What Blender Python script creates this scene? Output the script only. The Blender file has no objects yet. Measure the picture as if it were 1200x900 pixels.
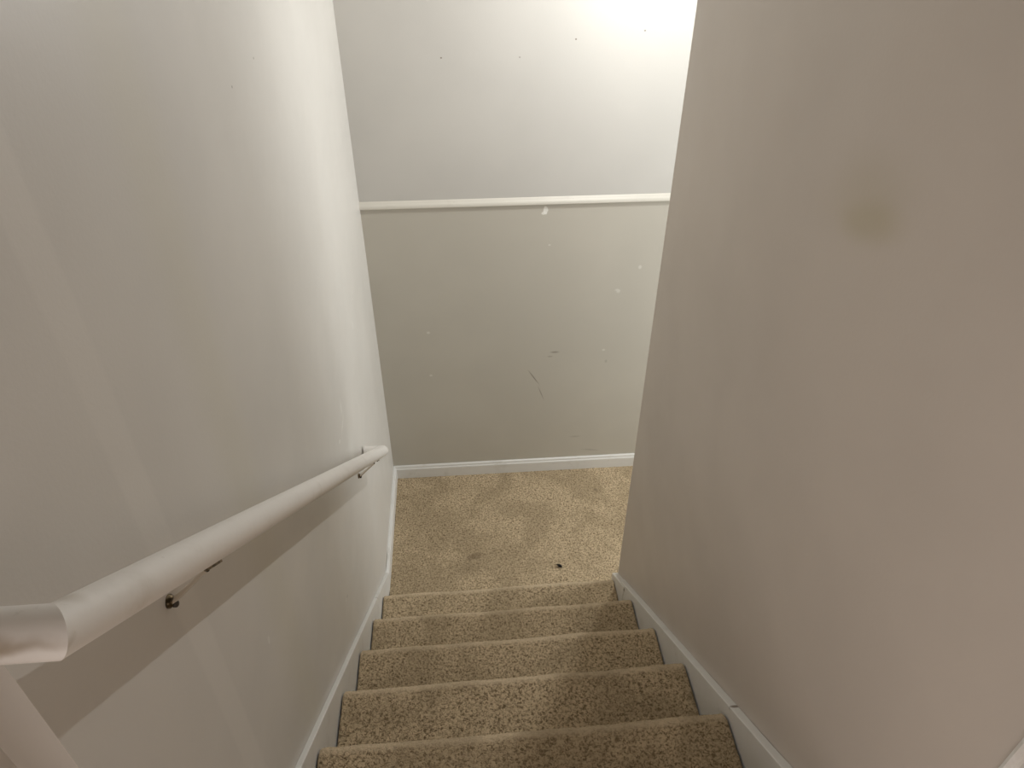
import bpy, bmesh, math, random
from mathutils import Vector, Matrix, noise
random.seed(4)
sc = bpy.context.scene
C = sc.collection

# ------------------------------------------------------------------ camera
F_PX, PITCH, YAW, ROLL = 842.52, 0.6382, 0.0816, 0.0025
CAM = Vector((0.3586, -1.9081, 2.4415))
fw = Vector((math.sin(YAW) * math.cos(PITCH), math.cos(YAW) * math.cos(PITCH), -math.sin(PITCH)))
rt = Vector((math.cos(YAW), -math.sin(YAW), 0))
up = rt.cross(fw)
r2 = rt * math.cos(ROLL) + up * math.sin(ROLL)
u2 = -rt * math.sin(ROLL) + up * math.cos(ROLL)
cd = bpy.data.cameras.new('camera')
cd.sensor_width = 36
cd.lens = F_PX / 1200 * 36
cd.clip_start = 0.02
cam = bpy.data.objects.new('camera', cd)
C.objects.link(cam)
cam.matrix_world = Matrix(((r2.x, u2.x, -fw.x, CAM.x), (r2.y, u2.y, -fw.y, CAM.y), (r2.z, u2.z, -fw.z, CAM.z), (0, 0, 0, 1)))
sc.camera = cam

# ------------------------------------------------------------------ world, lights, exposure
sc.view_settings.view_transform = 'Standard'
sc.view_settings.look = 'None'
sc.view_settings.exposure = 0.0
sc.view_settings.gamma = 1.0
sc.view_settings.use_curve_mapping = False
w = bpy.data.worlds.new('world')
w.use_nodes = True
w.node_tree.nodes['Background'].inputs[0].default_value = (0.8, 0.85, 1, 1)
w.node_tree.nodes['Background'].inputs[1].default_value = 0.05
sc.world = w


def light(name, kind, loc, power, col, size=0.1, rot=None, size_y=None):
    d = bpy.data.lights.new(name, kind)
    d.energy = power
    d.color = col
    if kind == 'AREA':
        d.size = size
        if size_y:
            d.shape = 'RECTANGLE'
            d.size_y = size_y
    else:
        d.shadow_soft_size = size
    o = bpy.data.objects.new(name, d)
    C.objects.link(o)
    o.location = loc
    if rot:
        o.rotation_euler = rot
    return o


light('foyer_lamp', 'POINT', (1.041, 0.12, 2.323), 25, (0.99, 1.0, 0.985), 0.012)
light('foyer_door_fill', 'AREA', (2.25, 0.15, 1.25), 23, (0.95, 0.99, 1.0), 0.95, (math.radians(90), 0, math.radians(90)), 1.9)  # unseen soft fill added on the foyer door side to even out the walls
light('hall_fill', 'AREA', (0.46, -3.7, 2.1), 6, (1.0, 0.88, 0.82), 0.85, (math.radians(90), 0, 0), 1.2)  # unseen fill light added behind the camera; no window is modelled
light('hall_side_fill', 'AREA', (-0.04, -2.2, 1.68), 5.2, (1.0, 0.92, 0.89), 0.6, (math.radians(90), 0, math.radians(-90)), 1.0)  # unseen side fill, added to brighten the near end of the right wall

# ------------------------------------------------------------------ dimensions
W = 0.92                 # wall to wall
D = 0.6628               # back wall
YE = -0.128              # end of right wall
RISE, RUN, YN = 0.184, 0.2367, -0.1615
SK = RISE / RUN
SL, SR = 0.0134, 0.020   # skirt board thickness
ZR = 1.3707
ZB = 0.0723
NSTEP = 7
UP = RISE * NSTEP        # upper floor
CEIL = 3.73
YTOP = -1.579


B_Y = -1.584

# ------------------------------------------------------------------ materials
def new_mat(name, col, rough=0.5, spec=0.4):
    m = bpy.data.materials.new(name)
    m.use_nodes = True
    b = m.node_tree.nodes['Principled BSDF']
    b.inputs['Base Color'].default_value = (*col, 1)
    b.inputs['Roughness'].default_value = rough
    b.inputs['Specular IOR Level'].default_value = spec
    return m


class G:
    """small node-graph helper"""
    def __init__(s, m):
        s.m = m
        s.t = m.node_tree
        s.b = s.t.nodes['Principled BSDF']

    def n(s, kind, **kw):
        x = s.t.nodes.new(kind)
        for k, v in kw.items():
            setattr(x, k, v)
        return x

    def l(s, a, b):
        s.t.links.new(a, b)

    def coord(s):
        return s.n('ShaderNodeTexCoord').outputs['Object']

    def noise(s, vec, scale, detail=4, rough=0.5, dist=0.0):
        x = s.n('ShaderNodeTexNoise')
        s.l(vec, x.inputs['Vector'])
        x.inputs['Scale'].default_value = scale
        x.inputs['Detail'].default_value = detail
        x.inputs['Roughness'].default_value = rough
        x.inputs['Distortion'].default_value = dist
        return x.outputs['Fac']

    def ramp(s, fac, a, b, lo=0.0, hi=1.0):
        x = s.n('ShaderNodeMapRange', interpolation_type='SMOOTHSTEP')
        s.l(fac, x.inputs['Value'])
        x.inputs['From Min'].default_value = a
        x.inputs['From Max'].default_value = b
        x.inputs['To Min'].default_value = lo
        x.inputs['To Max'].default_value = hi
        return x.outputs['Result']

    def math(s, op, a, b=None):
        x = s.n('ShaderNodeMath', operation=op)
        for i, v in enumerate((a, b)):
            if v is None:
                continue
            if isinstance(v, (int, float)):
                x.inputs[i].default_value = v
            else:
                s.l(v, x.inputs[i])
        return x.outputs[0]

    def mix(s, fac, a, b):
        x = s.n('ShaderNodeMix', data_type='RGBA')
        if isinstance(fac, (int, float)):
            x.inputs[0].default_value = fac
        else:
            s.l(fac, x.inputs[0])
        for i, v in ((6, a), (7, b)):
            if isinstance(v, tuple):
                x.inputs[i].default_value = (*v, 1)
            else:
                s.l(v, x.inputs[i])
        return x.outputs[2]

    def spot(s, vec, base, c, rad, col, strength=1.0, soft=0.5, ang=0.0, axis=0, wob=0.0):
        """a mark with a shape of its own on a wall: ellipse at c with radii rad"""
        mp = s.n('ShaderNodeMapping', vector_type='TEXTURE')
        v = vec
        if wob:
            nz = s.n('ShaderNodeTexNoise')
            s.l(vec, nz.inputs['Vector'])
            nz.inputs['Scale'].default_value = 0.6 / max(rad[1], rad[2]) if axis == 0 else 0.6 / max(rad[0], rad[2])
            vm = s.n('ShaderNodeVectorMath', operation='MULTIPLY_ADD')
            s.l(nz.outputs['Color'], vm.inputs[0])
            vm.inputs[1].default_value = (wob, wob, wob)
            s.l(vec, vm.inputs[2])
            sub = s.n('ShaderNodeVectorMath', operation='SUBTRACT')
            s.l(vm.outputs[0], sub.inputs[0])
            sub.inputs[1].default_value = (wob / 2, wob / 2, wob / 2)
            v = sub.outputs[0]
        s.l(v, mp.inputs['Vector'])
        mp.inputs['Location'].default_value = c
        mp.inputs['Scale'].default_value = rad
        r = [0, 0, 0]
        r[axis] = ang
        mp.inputs['Rotation'].default_value = r
        ln = s.n('ShaderNodeVectorMath', operation='LENGTH')
        s.l(mp.outputs[0], ln.inputs[0])
        f = s.ramp(ln.outputs['Value'], 1 - soft, 1 + soft * 0.3, strength, 0.0)
        return s.mix(f, base, col)

    def bump(s, h, strength, dist):
        x = s.n('ShaderNodeBump')
        x.inputs['Strength'].default_value = strength
        x.inputs['Distance'].default_value = dist
        s.l(h, x.inputs['Height'])
        s.l(x.outputs[0], s.b.inputs['Normal'])


CREAM = (0.655, 0.63, 0.588)
GREIGE = (0.535, 0.505, 0.44)
WHITE = (0.76, 0.75, 0.72)


def paint(name, col, rough, seams=(), spots=(), lower=None):
    m = new_mat(name, col, rough, 0.35)
    g = G(m)
    v = g.coord()
    big = g.noise(v, 2.3, 3, 0.5)
    c = g.mix(g.ramp(big, 0.35, 0.7), tuple(x * 0.965 for x in col), tuple(min(1, x * 1.025) for x in col))
    if lower:
        sx = g.n('ShaderNodeSeparateXYZ')
        g.l(v, sx.inputs[0])
        lc = g.mix(g.ramp(big, 0.35, 0.7), tuple(x * 0.97 for x in lower[1]), tuple(x * 1.03 for x in lower[1]))
        f = g.math('LESS_THAN', sx.outputs['Z'], lower[0])
        c = g.mix(f, c, lc)
    for (lo, hi, col2, st, soft) in seams:
        sx = g.n('ShaderNodeSeparateXYZ')
        g.l(v, sx.inputs[0])
        wob = g.math('ADD', sx.outputs['Y'], g.math('MULTIPLY', g.noise(v, 3.0, 2), 0.012))
        a = g.ramp(wob, lo - soft, lo + soft)
        b = g.ramp(wob, hi - soft, hi + soft, 1, 0)
        c = g.mix(g.math('MULTIPLY', g.math('MULTIPLY', a, b), st), c, col2)
    for sp in spots:
        c = g.spot(v, c, *sp)
    g.l(c, g.b.inputs['Base Color'])
    g.l(g.ramp(g.noise(v, 5, 4, 0.6), 0.3, 0.7, rough - 0.06, rough + 0.08), g.b.inputs['Roughness'])
    h = g.math('ADD', g.noise(v, 160, 3, 0.6), g.math('MULTIPLY', g.noise(v, 9, 2), 2.0))
    g.bump(h, 0.10, 0.002)
    return m


def sp_left(y, z, ry, rz, col, st=0.8, soft=0.5, ang=0.0, wob=0.0):
    return ((0, y, z), (0.2, ry, rz), col, st, soft, ang, 0, wob)


def sp_back(x, z, rx, rz, col, st=0.8, soft=0.5, ang=0.0, wob=0.0):
    return ((x, D, z), (rx, 0.2, rz), col, st, soft, ang, 1, wob)


def sp_right(y, z, ry, rz, col, st=0.8, soft=0.5, ang=0.0, wob=0.0):
    return ((W, y, z), (0.2, ry, rz), col, st, soft, ang, 0, wob)


PALE = (0.86, 0.85, 0.80)
DK = (0.16, 0.13, 0.10)
M = {}
M['left'] = paint('cream_wall_paint', CREAM, 0.42,
    seams=[(-1.339, -1.287, (0.74, 0.71, 0.66), 0.35, 0.006), (-1.10, -0.98, (0.62, 0.59, 0.50), 0.4, 0.05)],
    spots=[sp_left(-0.345, 1.104, 0.010, 0.006, PALE, 0.8), sp_left(-0.27, 1.105, 0.045, 0.007, PALE, 0.5, 0.8, 0.25),
           sp_left(0.139, 1.192, 0.008, 0.022, PALE, 0.4), sp_left(-0.25, 1.15, 0.012, 0.03, PALE, 0.4, 0.9),
           sp_left(-0.60, 0.748, 0.006, 0.004, DK, 0.6), sp_left(-0.62, 0.757, 0.004, 0.010, PALE, 0.4),
           sp_left(-0.636, 2.129, 0.0025, 0.0025, DK, 0.9), sp_left(-0.46, 2.135, 0.0025, 0.0025, DK, 0.9),
           sp_left(-1.141, 1.343, 0.006, 0.012, PALE, 0.35), sp_left(-0.2, 0.95, 0.06, 0.10, PALE, 0.25, 1.0)])
M['back'] = paint('back_wall_paint', (0.585, 0.567, 0.532), 0.5, lower=(ZR + 0.01, GREIGE),
    spots=[sp_back(0.697, 1.343, 0.010, 0.017, PALE, 0.75, 0.25, 0.2, 0.02), sp_back(0.690, 1.334, 0.013, 0.007, PALE, 0.7, 0.3, 0, 0.015),
           sp_back(0.715, 1.199, 0.006, 0.004, PALE, 0.4), sp_back(1.006, 0.982, 0.012, 0.010, PALE, 0.35, 0.6, 0.3, 0.02),
           sp_back(1.088, 1.088, 0.008, 0.010, PALE, 0.35), sp_back(0.216, 0.816, 0.008, 0.007, PALE, 0.4),
           sp_back(0.213, 0.595, 0.008, 0.006, PALE, 0.4), sp_back(0.97, 0.691, 0.008, 0.006, PALE, 0.35),
           sp_back(0.755, 0.69, 0.022, 0.006, DK, 0.55, 0.7), sp_back(0.735, 0.668, 0.014, 0.004, DK, 0.4, 0.7),
           sp_back(0.665, 0.56, 0.052, 0.0035, DK, 0.7, 0.8, math.radians(58)),
           sp_back(0.70, 0.47, 0.045, 0.003, DK, 0.55, 0.9, math.radians(70)),
           sp_back(0.985, 0.63, 0.006, 0.010, DK, 0.3, 0.8), sp_back(0.87, 0.20, 0.03, 0.006, DK, 0.25, 0.9),
           sp_back(0.95, 0.11, 0.05, 0.006, DK, 0.25, 0.9, 0.15),
           sp_back(0.33, 1.889, 0.0035, 0.003, DK, 0.9), sp_back(0.779, 1.94, 0.0035, 0.003, DK, 0.9),
           sp_back(0.592, 1.887, 0.003, 0.003, DK, 0.6), sp_back(1.009, 1.963, 0.0035, 0.003, DK, 0.8)])
M['right'] = paint('right_wall_paint', (0.615, 0.552, 0.492), 0.45,
    spots=[sp_right(-1.01, 2.060, 0.125, 0.070, (0.50, 0.44, 0.32), 0.34, 0.95, -0.39, 0.05),
           sp_right(-1.03, 2.035, 0.085, 0.034, (0.47, 0.41, 0.25), 0.36, 0.8, -0.39, 0.03)])
M['plain'] = paint('hall_wall_paint', CREAM, 0.5)
M['ceiling'] = paint('ceiling_paint', (0.80, 0.79, 0.76), 0.8)


def trim_mat(name, col, rough, dirt):
    m = new_mat(name, col, rough, 0.45)
    g = G(m)
    v = g.coord()
    f = g.ramp(g.noise(v, 11, 5, 0.65), 0.52, 0.80, 0, dirt)
    c = g.mix(f, col, (0.40, 0.35, 0.28))
    f2 = g.ramp(g.noise(v, 60, 3, 0.6), 0.66, 0.78, 0, dirt)
    c = g.mix(f2, c, (0.30, 0.26, 0.20))
    g.l(c, g.b.inputs['Base Color'])
    g.bump(g.noise(v, 45, 3), 0.12, 0.002)
    return m


M['trim'] = trim_mat('white_trim_paint', WHITE, 0.38, 0.35)
gt = G(M['trim'])
ct = gt.b.inputs['Base Color'].links[0].from_socket
for (c_, r_, st_) in (((0.912, -1.113, 0.944), (0.014, 0.008, 0.008), 0.9), ((0.905, -0.300, 0.292), (0.014, 0.006, 0.010), 0.7),
                      ((0.0005, 0.085, 0.073), (0.003, 0.06, 0.004), 0.8), ((0.920, -1.23, 1.040), (0.003, 0.12, 0.09), 0.5),
                      ((0.012, -0.27, 0.302), (0.01, 0.006, 0.006), 0.4)):
    ct = gt.spot(gt.coord(), ct, c_, r_, (0.16, 0.12, 0.08), st_, 0.5)
gt.l(ct, gt.b.inputs['Base Color'])
M['chair_rail'] = trim_mat('cream_trim_paint', (0.72, 0.69, 0.62), 0.42, 0.2)
m = trim_mat('handrail_paint', (0.78, 0.75, 0.71), 0.36, 0.30)
M['rail'] = m
gr = G(m)
src = gr.b.inputs['Base Color'].links[0].from_socket
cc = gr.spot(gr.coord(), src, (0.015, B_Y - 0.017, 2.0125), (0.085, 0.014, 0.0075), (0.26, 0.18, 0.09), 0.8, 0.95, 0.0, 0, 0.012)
cc = gr.spot(gr.coord(), cc, (0.066, -1.560, 2.012), (0.016, 0.012, 0.02), (0.45, 0.39, 0.32), 0.5, 0.9, 0.0, 0, 0.012)
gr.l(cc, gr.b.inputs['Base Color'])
M['metal'] = new_mat('tarnished_bracket_metal', (0.50, 0.42, 0.30), 0.28, 0.5)
M['metal'].node_tree.nodes['Principled BSDF'].inputs['Metallic'].default_value = 1
gm = G(M['metal'])
gm.l(gm.mix(gm.ramp(gm.noise(gm.coord(), 90, 4), 0.4, 0.65), (0.34, 0.27, 0.18), (0.05, 0.038, 0.022)), gm.b.inputs['Base Color'])
M['polished'] = new_mat('polished_bracket_metal', (0.80, 0.74, 0.66), 0.16, 0.5)
M['polished'].node_tree.nodes['Principled BSDF'].inputs['Metallic'].default_value = 1
M['screw'] = new_mat('dark_screw_metal', (0.06, 0.05, 0.04), 0.5)
M['lint'] = new_mat('dark_lint', (0.012, 0.010, 0.009), 0.8)
M['caulk'] = new_mat('dark_joint', (0.12, 0.09, 0.06), 0.9)


def carpet_mat():
    m = new_mat('tan_carpet', (0.36, 0.28, 0.18), 0.95, 0.12)
    g = G(m)
    v = g.coord()
    tuft = g.noise(v, 165, 3, 0.6, 0.8)
    yarn_shade = g.mix(g.ramp(tuft, 0.32, 0.60), (0.175, 0.125, 0.069), (0.655, 0.515, 0.338))  # dark end paints the shade between tufts into the carpet colour
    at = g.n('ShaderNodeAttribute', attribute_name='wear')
    yarn_shade = g.mix(g.math('MULTIPLY', at.outputs['Fac'], 0.75), yarn_shade, (0.69, 0.555, 0.385))
    nap = g.noise(v, 4.6, 4, 0.55, 0.7)
    c = g.mix(g.ramp(nap, 0.40, 0.60, 0.32, 0.0), yarn_shade, (0.22, 0.165, 0.095))
    # worn, trodden spots on the landing
    c = g.spot(v, c, (0.365, 0.145, 0), (0.05, 0.022, 0.2), (0.14, 0.10, 0.06), 0.55, 0.9, 0.2, 2, 0.03)
    c = g.spot(v, c, (0.34, 0.085, 0), (0.075, 0.06, 0.2), (0.19, 0.145, 0.085), 0.45, 1.0, 0.0, 2, 0.05)
    c = g.spot(v, c, (0.955, 0.500, 0), (0.012, 0.012, 0.2), (0.12, 0.09, 0.06), 0.6, 0.9, 0.0, 2, 0.01)
    g.l(c, g.b.inputs['Base Color'])
    g.b.inputs['Sheen Weight'].default_value = 0.08
    g.b.inputs['Sheen Roughness'].default_value = 0.5
    g.b.inputs['Sheen Tint'].default_value = (0.9, 0.78, 0.6, 1)
    h = g.math('ADD', tuft, g.math('MULTIPLY', g.noise(v, 520, 2, 0.5), 0.5))
    g.bump(h, 0.9, 0.004)
    return m


M['carpet'] = carpet_mat()


# ------------------------------------------------------------------ builders
def mesh_obj(name, bm, mat, parent=None, smooth=False):
    me = bpy.data.meshes.new(name)
    bmesh.ops.recalc_face_normals(bm, faces=bm.faces)
    bm.to_mesh(me)
    bm.free()
    me.materials.append(mat)
    if smooth:
        me.polygons.foreach_set('use_smooth', [True] * len(me.polygons))
    o = bpy.data.objects.new(name, me)
    C.objects.link(o)
    if parent:
        o.parent = parent
    return o


def struct(o, label=None):
    o['kind'] = 'structure'
    if label:
        o['label'] = label
    return o


def box(bm, x0, x1, y0, y1, z0, z1, bevel=0.0):
    r = bmesh.ops.create_cube(bm, size=1)
    for v in r['verts']:
        v.co = Vector(((x0 + x1) / 2 + v.co.x * (x1 - x0), (y0 + y1) / 2 + v.co.y * (y1 - y0), (z0 + z1) / 2 + v.co.z * (z1 - z0)))
    if bevel:
        es = list({e for v in r['verts'] for e in v.link_edges})
        bmesh.ops.bevel(bm, geom=es, offset=bevel, segments=3, affect='EDGES', profile=0.5)


def boxes(name, mat, lst, parent=None, bevel=0.0):
    bm = bmesh.new()
    for b in lst:
        box(bm, *b, bevel)
    return mesh_obj(name, bm, mat, parent)


def sweep(name, mat, prof, a, b, ax_u, ax_v, parent=None, bevel=0):
    """closed profile [(u,v)] extruded from a to b; u along ax_u, v along ax_v"""
    bm = bmesh.new()
    A = [bm.verts.new(Vector(a) + Vector(ax_u) * u + Vector(ax_v) * v) for u, v in prof]
    B = [bm.verts.new(Vector(b) + Vector(ax_u) * u + Vector(ax_v) * v) for u, v in prof]
    n = len(prof)
    for i in range(n):
        bm.faces.new((A[i], A[(i + 1) % n], B[(i + 1) % n], B[i]))
    bm.faces.new(A[::-1])
    bm.faces.new(B)
    return mesh_obj(name, bm, mat, parent)


def prism_x(name, mat, pts, x0, x1, parent=None, bevel=0.0):
    """polygon in the y-z plane, given thickness in x"""
    bm = bmesh.new()
    A = [bm.verts.new((x0, y, z)) for y, z in pts]
    B = [bm.verts.new((x1, y, z)) for y, z in pts]
    n = len(pts)
    for i in range(n):
        bm.faces.new((A[i], A[(i + 1) % n], B[(i + 1) % n], B[i]))
    bm.faces.new(A[::-1])
    bm.faces.new(B)
    if bevel:
        bmesh.ops.recalc_face_normals(bm, faces=bm.faces)
        bmesh.ops.bevel(bm, geom=list(bm.edges), offset=bevel, segments=3, affect='EDGES', profile=0.5)
    return mesh_obj(name, bm, mat, parent)


def tube(bm, pts, radii, seg=20, cap=True):
    """round bar through points with mitred joints"""
    rings = []
    n = len(pts)
    P = [Vector(p) for p in pts]
    for i in range(n):
        if i == 0:
            d = (P[1] - P[0]).normalized()
            nrm = d
        elif i == n - 1:
            d = (P[-1] - P[-2]).normalized()
            nrm = d
        else:
            d = (P[i] - P[i - 1]).normalized()
            d2 = (P[i + 1] - P[i]).normalized()
            nrm = (d + d2).normalized()
        ref = Vector((0, 0, 1)) if abs(d.z) < 0.9 else Vector((1, 0, 0))
        u = d.cross(ref).normalized()
        v = u.cross(d).normalized()
        ring = []
        r = radii[i] if isinstance(radii, (list, tuple)) else radii
        for k in range(seg):
            a = 2 * math.pi * k / seg
            q = u * (math.cos(a) * r) + v * (math.sin(a) * r)
            # project along d on the mitre plane
            t = -(q.dot(nrm)) / d.dot(nrm)
            ring.append(bm.verts.new(P[i] + q + d * t))
        rings.append(ring)
    for i in range(n - 1):
        for k in range(seg):
            bm.faces.new((rings[i][k], rings[i][(k + 1) % seg], rings[i + 1][(k + 1) % seg], rings[i + 1][k]))
    if cap:
        bm.faces.new(rings[0][::-1])
        bm.faces.new(rings[-1])


# ------------------------------------------------------------------ room shell
struct(boxes('wall_left', M['left'], [(-0.12, 0, -1.567, D + 0.12, -0.3, CEIL)]))
struct(boxes('wall_back', M['back'], [(0, 2.3, D, D + 0.12, -0.3, CEIL)]))
bm = bmesh.new()
box(bm, W, W + 0.12, -4.0, YE, -0.3, CEIL)
es = [e for e in bm.edges if all(abs(v.co.y - YE) < 1e-5 for v in e.verts) and abs(e.verts[0].co.z - e.verts[1].co.z) > 1]
bmesh.ops.bevel(bm, geom=es, offset=0.008, segments=5, affect='EDGES', profile=0.5)
struct(mesh_obj('wall_right', bm, M['right']))
struct(boxes('wall_foyer', M['plain'], [(2.3, 2.42, -1.2, D + 0.12, -0.3, CEIL)]))
struct(boxes('wall_foyer_front', M['plain'], [(W + 0.12, 2.42, -1.32, -1.2, -0.3, CEIL)]))
struct(boxes('wall_hall_end', M['plain'], [(-0.12, W + 0.12, -4.12, -4.0, -0.3, CEIL)]))
struct(boxes('ceiling', M['ceiling'], [(-0.12, 2.42, -4.12, D + 0.12, CEIL, CEIL + 0.1)]))
struct(boxes('floor_hall', M['carpet'], [(-0.05, W, -4.0, YN - (NSTEP - 1) * RUN - 0.2, UP - 0.15, UP)]))


# ------------------------------------------------------------------ carpet surfaces
def pile(p, amp):
    a = noise.noise(p * 190.0)
    b = noise.noise(p * 85.0 + Vector((7, 3, 1)))
    c = noise.noise(p * 17.0)
    return amp * (0.55 * a + 0.45 * b) + 0.0014 * c


def grid_obj(name, rows, cols, fn, mat, parent=None, wear=None):
    """rows x cols grid; fn(i,j) -> (point, normal)"""
    verts = []
    for i in range(rows):
        for j in range(cols):
            p, n = fn(i, j)
            verts.append(p + n * pile(p, 0.0030))
    faces = [(i * cols + j, i * cols + j + 1, (i + 1) * cols + j + 1, (i + 1) * cols + j) for i in range(rows - 1) for j in range(cols - 1)]
    me = bpy.data.meshes.new(name)
    me.from_pydata(verts, [], faces)
    me.materials.append(mat)
    me.polygons.foreach_set('use_smooth', [True] * len(me.polygons))
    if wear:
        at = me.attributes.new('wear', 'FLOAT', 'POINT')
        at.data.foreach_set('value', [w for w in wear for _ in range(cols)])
    o = bpy.data.objects.new(name, me)
    C.objects.link(o)
    if parent:
        o.parent = parent
    return o


RES = 0.0036
# landing
X0, X1, Y0, Y1 = SL, 2.3, -0.30, D
nx, ny = int((1.35 - X0) / RES), int((Y1 - Y0) / RES)


def landing(i, j):
    x = X0 + (1.35 - X0) * j / (nx - 1) if j < nx else 2.3
    y = Y0 + (Y1 - Y0) * i / (ny - 1)
    return Vector((x, y, 0)), Vector((0, 0, 1))


struct(grid_obj('floor', ny, nx + 1, landing, M['carpet']))

# the flight of carpeted steps
stair = bpy.data.objects.new('staircase', None)
C.objects.link(stair)
stair['label'] = 'straight flight of tan carpeted steps descending between two painted walls to the landing'
stair['category'] = 'staircase'


def step_profile(yn, zt):
    r = 0.026
    pts = []
    yr = yn - 0.030
    pts += [Vector((yr, zt - RISE - 0.02)), Vector((yr, zt - 0.068))]
    cy, cz = yn - r, zt - r
    pts.append(Vector((yr + 0.004, zt - 0.056)))
    for k in range(9):
        a = math.radians(-40 + 130 * k / 8)
        pts.append(Vector((cy + r * math.cos(a), cz + r * math.sin(a))))
    pts.append(Vector((yn - RUN - 0.03, zt)))
    # resample evenly
    ln = [0]
    for a, b in zip(pts, pts[1:]):
        ln.append(ln[-1] + (b - a).length)
    n = int(ln[-1] / RES)
    out = []
    k = 0
    for i in range(n + 1):
        s = ln[-1] * i / n
        while k < len(pts) - 2 and s > ln[k + 1]:
            k += 1
        t = (s - ln[k]) / max(1e-9, ln[k + 1] - ln[k])
        out.append(pts[k].lerp(pts[k + 1], min(1, t)))
    nr = []
    for i in range(len(out)):
        a, b = out[max(0, i - 1)], out[min(len(out) - 1, i + 1)]
        d = (b - a).normalized()
        nr.append(Vector((d.y, -d.x)))
    return out, nr


SX0, SX1 = SL + 0.004, W - SR - 0.004
for k in range(1, NSTEP + 1):
    prof, nrm = step_profile(YN - (k - 1) * RUN, k * RISE)
    cols = int((SX1 - SX0) / RES)

    def stepfn(i, j, prof=prof, nrm=nrm, cols=cols, k=k):
        t = j / (cols - 1)
        x = SX0 + (SX1 - SX0) * t
        p, n = prof[i], nrm[i]
        if n.x < 0:
            n = n
        sag = 0.007 * noise.noise(Vector((x * 5, k * 3.7, 0)))
        e = min(t, 1 - t) * (SX1 - SX0)
        rnd = 0.003 * max(0, 1 - e / 0.006) ** 2
        q = Vector((x, p.x + 0.009 * t + sag * 0.6, p.y + sag * 0.5))
        nn = Vector((0, n.x, n.y))
        return q - nn * rnd, nn

    # the pile is trodden flat and pale along the nose of each step
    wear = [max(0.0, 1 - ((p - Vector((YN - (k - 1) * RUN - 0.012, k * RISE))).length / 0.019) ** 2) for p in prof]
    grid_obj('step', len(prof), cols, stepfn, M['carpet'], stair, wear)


# ------------------------------------------------------------------ skirt boards, baseboards, mouldings
HL, HR = 0.218, 0.2083


def zline(y, h):
    return h + (YN - y) * SK


ytop = -1.60
yj = YN - (ZB - HL) / SK          # where the left skirt meets the landing baseboard
struct(prism_x('trim_2', M['trim'], [(yj, -0.02), (yj, ZB), (ytop, zline(ytop, HL)), (ytop, zline(ytop, HL) - 0.45)], 0.0, SL, None, 0.0022))
base_prof = [(0, 0), (0.0138, 0), (0.0138, 0.054), (0.0125, 0.058), (0.0095, 0.0605), (0.009, 0.066), (0.0075, 0.070), (0.004, ZB), (0, ZB)]
struct(sweep('baseboard_left', M['trim'], base_prof, (0, yj, 0), (0, D, 0), (1, 0, 0), (0, 0, 1)))
struct(sweep('baseboard_back', M['trim'], base_prof, (0, D, 0), (2.3, D, 0), (0, -1, 0), (0, 0, 1)))
rail_prof = [(0, -0.001), (0.011, 0.0), (0.013, 0.002), (0.013, 0.009), (0.011, 0.014), (0.0075, 0.018), (0.004, 0.023), (0, 0.027)]
struct(sweep('trim_1', M['chair_rail'], rail_prof, (0, D, ZR), (2.3, D, ZR), (0, -1, 0), (0, 0, 1)))
yre = YE - 0.10
struct(prism_x('trim_3', M['trim'], [(yre, 0.0), (yre, zline(yre, HR)), (ytop, zline(ytop, HR)), (ytop, zline(ytop, HR) - 0.45)], W - SR, W, None, 0.002))
yb = YE - 0.003
struct(prism_x('trim_4', M['trim'], [(yre - 0.07, 0.0), (yre - 0.07, zline(yre - 0.07, HR) - 0.008), (yb, zline(yb, HR) - 0.006), (yb, -0.02)], W - 0.0225, W + 0.002, None, 0.003))
# casing of the opening at the top of the flight
cas_prof = [(0, 0), (0.013, 0), (0.016, 0.002), (0.018, 0.006), (0.016, 0.0105), (0.0135, 0.012), (0.0125, 0.014), (0.0125, 0.060), (0.009, 0.066), (0, 0.066)]
struct(sweep('trim_5', M['trim'], cas_prof, (W, YTOP, UP - 0.4), (W, YTOP, CEIL - 0.3), (-1, 0, 0), (0, -1, 0)))
struct(boxes('wall_hall_left', M['plain'], [(-0.12, -0.05, -4.0, -1.567, -0.3, CEIL)]))

# ------------------------------------------------------------------ handrail
rail = bpy.data.objects.new('handrail', None)
rail.location = (0, 0, 0)
C.objects.link(rail)
rail['label'] = 'white painted round wooden handrail on brackets along the left stair wall'
rail['category'] = 'handrail'
RX, RR = 0.0655, 0.0195
SLR = 0.7854
A = Vector((RX, -0.0392, 0.7902))
B = Vector((RX, -1.584, A.z + (A.y + 1.584) * SLR))
wallA = Vector((0.006, A.y, A.z))
wallB = Vector((-0.047, B.y, B.z))


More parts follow.
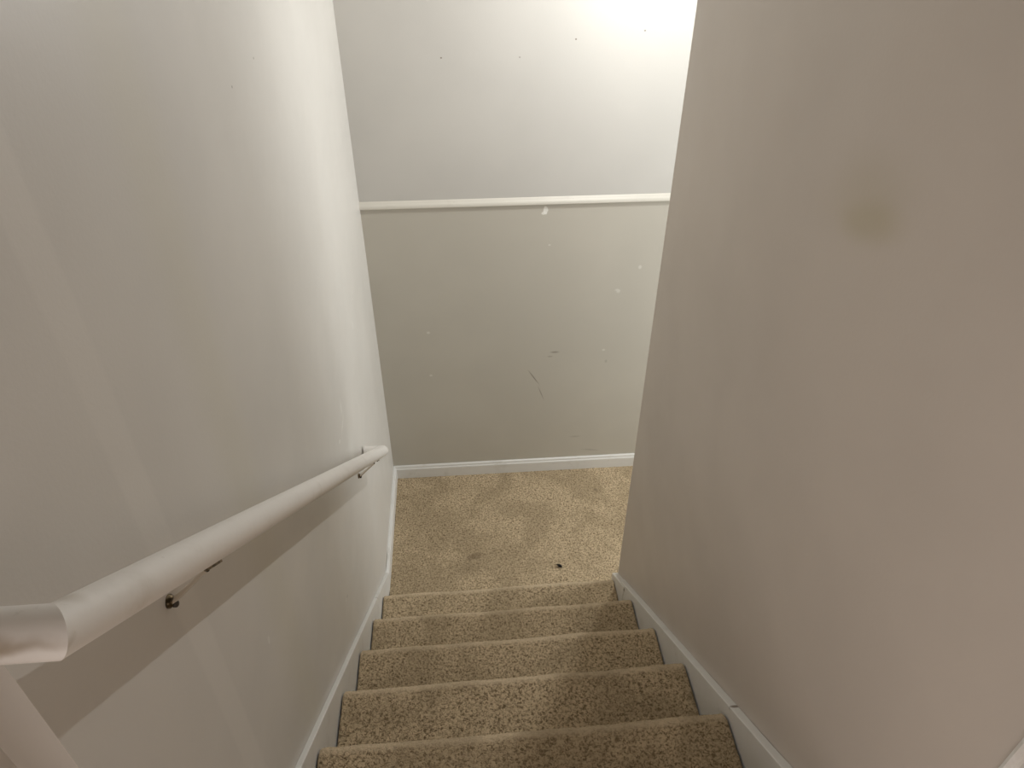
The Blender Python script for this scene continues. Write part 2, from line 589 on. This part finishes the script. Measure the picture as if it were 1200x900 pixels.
def mitred(name, pts, keep):
    """one straight length of the bent bar, with its mitred ends"""
    bm = bmesh.new()
    d_all = [Vector(p) for p in pts]
    i, j = keep

    def plane(k):
        if k == 0:
            return (d_all[1] - d_all[0]).normalized()
        if k == len(d_all) - 1:
            return (d_all[-1] - d_all[-2]).normalized()
        return ((d_all[k] - d_all[k - 1]).normalized() + (d_all[k + 1] - d_all[k]).normalized()).normalized()
    d = (d_all[j] - d_all[i]).normalized()
    ref = Vector((0, 0, 1))
    u = d.cross(ref).normalized()
    v = u.cross(d).normalized()
    seg = 40
    rings = []
    steps = 60 if (d_all[j] - d_all[i]).length > 0.5 else 2
    for s in range(steps + 1):
        t = s / steps
        base = d_all[i].lerp(d_all[j], t)
        ring = []
        for k in range(seg):
            a = 2 * math.pi * k / seg
            # bread-loaf section: round top, flattened underside
            cu, cv = math.cos(a), math.sin(a)
            rr = RR
            q = u * (cu * rr) + v * (max(cv, -0.86) * rr)
            off = 0.0
            if s == 0:
                n = plane(i)
                off = -(q.dot(n)) / d.dot(n)
            elif s == steps:
                n = plane(j)
                off = -(q.dot(n)) / d.dot(n)
            ring.append(bm.verts.new(base + q + d * off))
        rings.append(ring)
    for s in range(steps):
        for k in range(seg):
            bm.faces.new((rings[s][k], rings[s][(k + 1) % seg], rings[s + 1][(k + 1) % seg], rings[s + 1][k]))
    bm.faces.new(rings[0][::-1])
    bm.faces.new(rings[-1])
    o = mesh_obj(name, bm, M['rail'], rail, True)
    mod = o.modifiers.new('edge', 'EDGE_SPLIT')
    mod.split_angle = math.radians(40)
    return o


path = [wallA, A, B, wallB]
mitred('rail', path, (1, 2))
mitred('return', path, (0, 1))
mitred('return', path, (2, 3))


def bracket(y):
    z = A.z + (A.y - y) * SLR
    zw = z - 0.088
    bm = bmesh.new()
    # round wall plate
    tube(bm, [(0.0, y, zw), (0.003, y, zw), (0.006, y, zw)], [0.0085, 0.0085, 0.006], 20)
    # arm rising from the wall plate, bent up under the rail
    xe = RX - 0.004
    xe = RX - 0.006
    arm = bmesh.new()
    tube(arm, [(0.004, y, zw), (0.014, y, zw + 0.008), (xe - 0.010, y, z - 0.043), (xe - 0.003, y, z - 0.036), (xe, y, z - 0.018)], [0.0045, 0.0034, 0.0030, 0.0034, 0.0038], 14)
    o = mesh_obj('bracket', bm, M['metal'], rail, True)
    o.modifiers.new('edge', 'EDGE_SPLIT').split_angle = math.radians(40)
    mesh_obj('arm', arm, M['polished'], o, True).modifiers.new('edge', 'EDGE_SPLIT').split_angle = math.radians(50)
    # saddle plate under the rail
    bm = bmesh.new()
    d = Vector((0, -1, SLR)).normalized()
    nrm = Vector((0, SLR, 1)).normalized()
    c = Vector((RX, y, z)) - nrm * (RR * 0.86 + 0.0015)
    bmesh.ops.create_cube(bm, size=1)
    for v in bm.verts:
        p = v.co.copy()
        v.co = c + Vector((1, 0, 0)) * p.x * 0.016 + d * p.y * 0.045 + nrm * p.z * 0.003
    bmesh.ops.bevel(bm, geom=list(bm.edges), offset=0.0008, segments=2, affect='EDGES')
    mesh_obj('saddle', bm, M['metal'], o)
    bm = bmesh.new()
    tube(bm, [(0.005, y, zw - 0.005), (0.009, y, zw - 0.005), (0.0105, y, zw - 0.005)], [0.0045, 0.0045, 0.0025], 12)
    mesh_obj('screw', bm, M['screw'], o, True)


bracket(-1.352)
bracket(-0.176)

# ------------------------------------------------------------------ small things
bm = bmesh.new()
tube(bm, [(0.712, 0.067, 0.006), (0.717, 0.063, 0.008), (0.723, 0.058, 0.009), (0.729, 0.055, 0.008), (0.733, 0.050, 0.005)], [0.0015, 0.004, 0.006, 0.005, 0.0015], 10)
o = mesh_obj('lint_clump', bm, M['lint'], None, True)
o['label'] = 'small dark lint clump lying on the tan landing carpet'
o['category'] = 'lint'
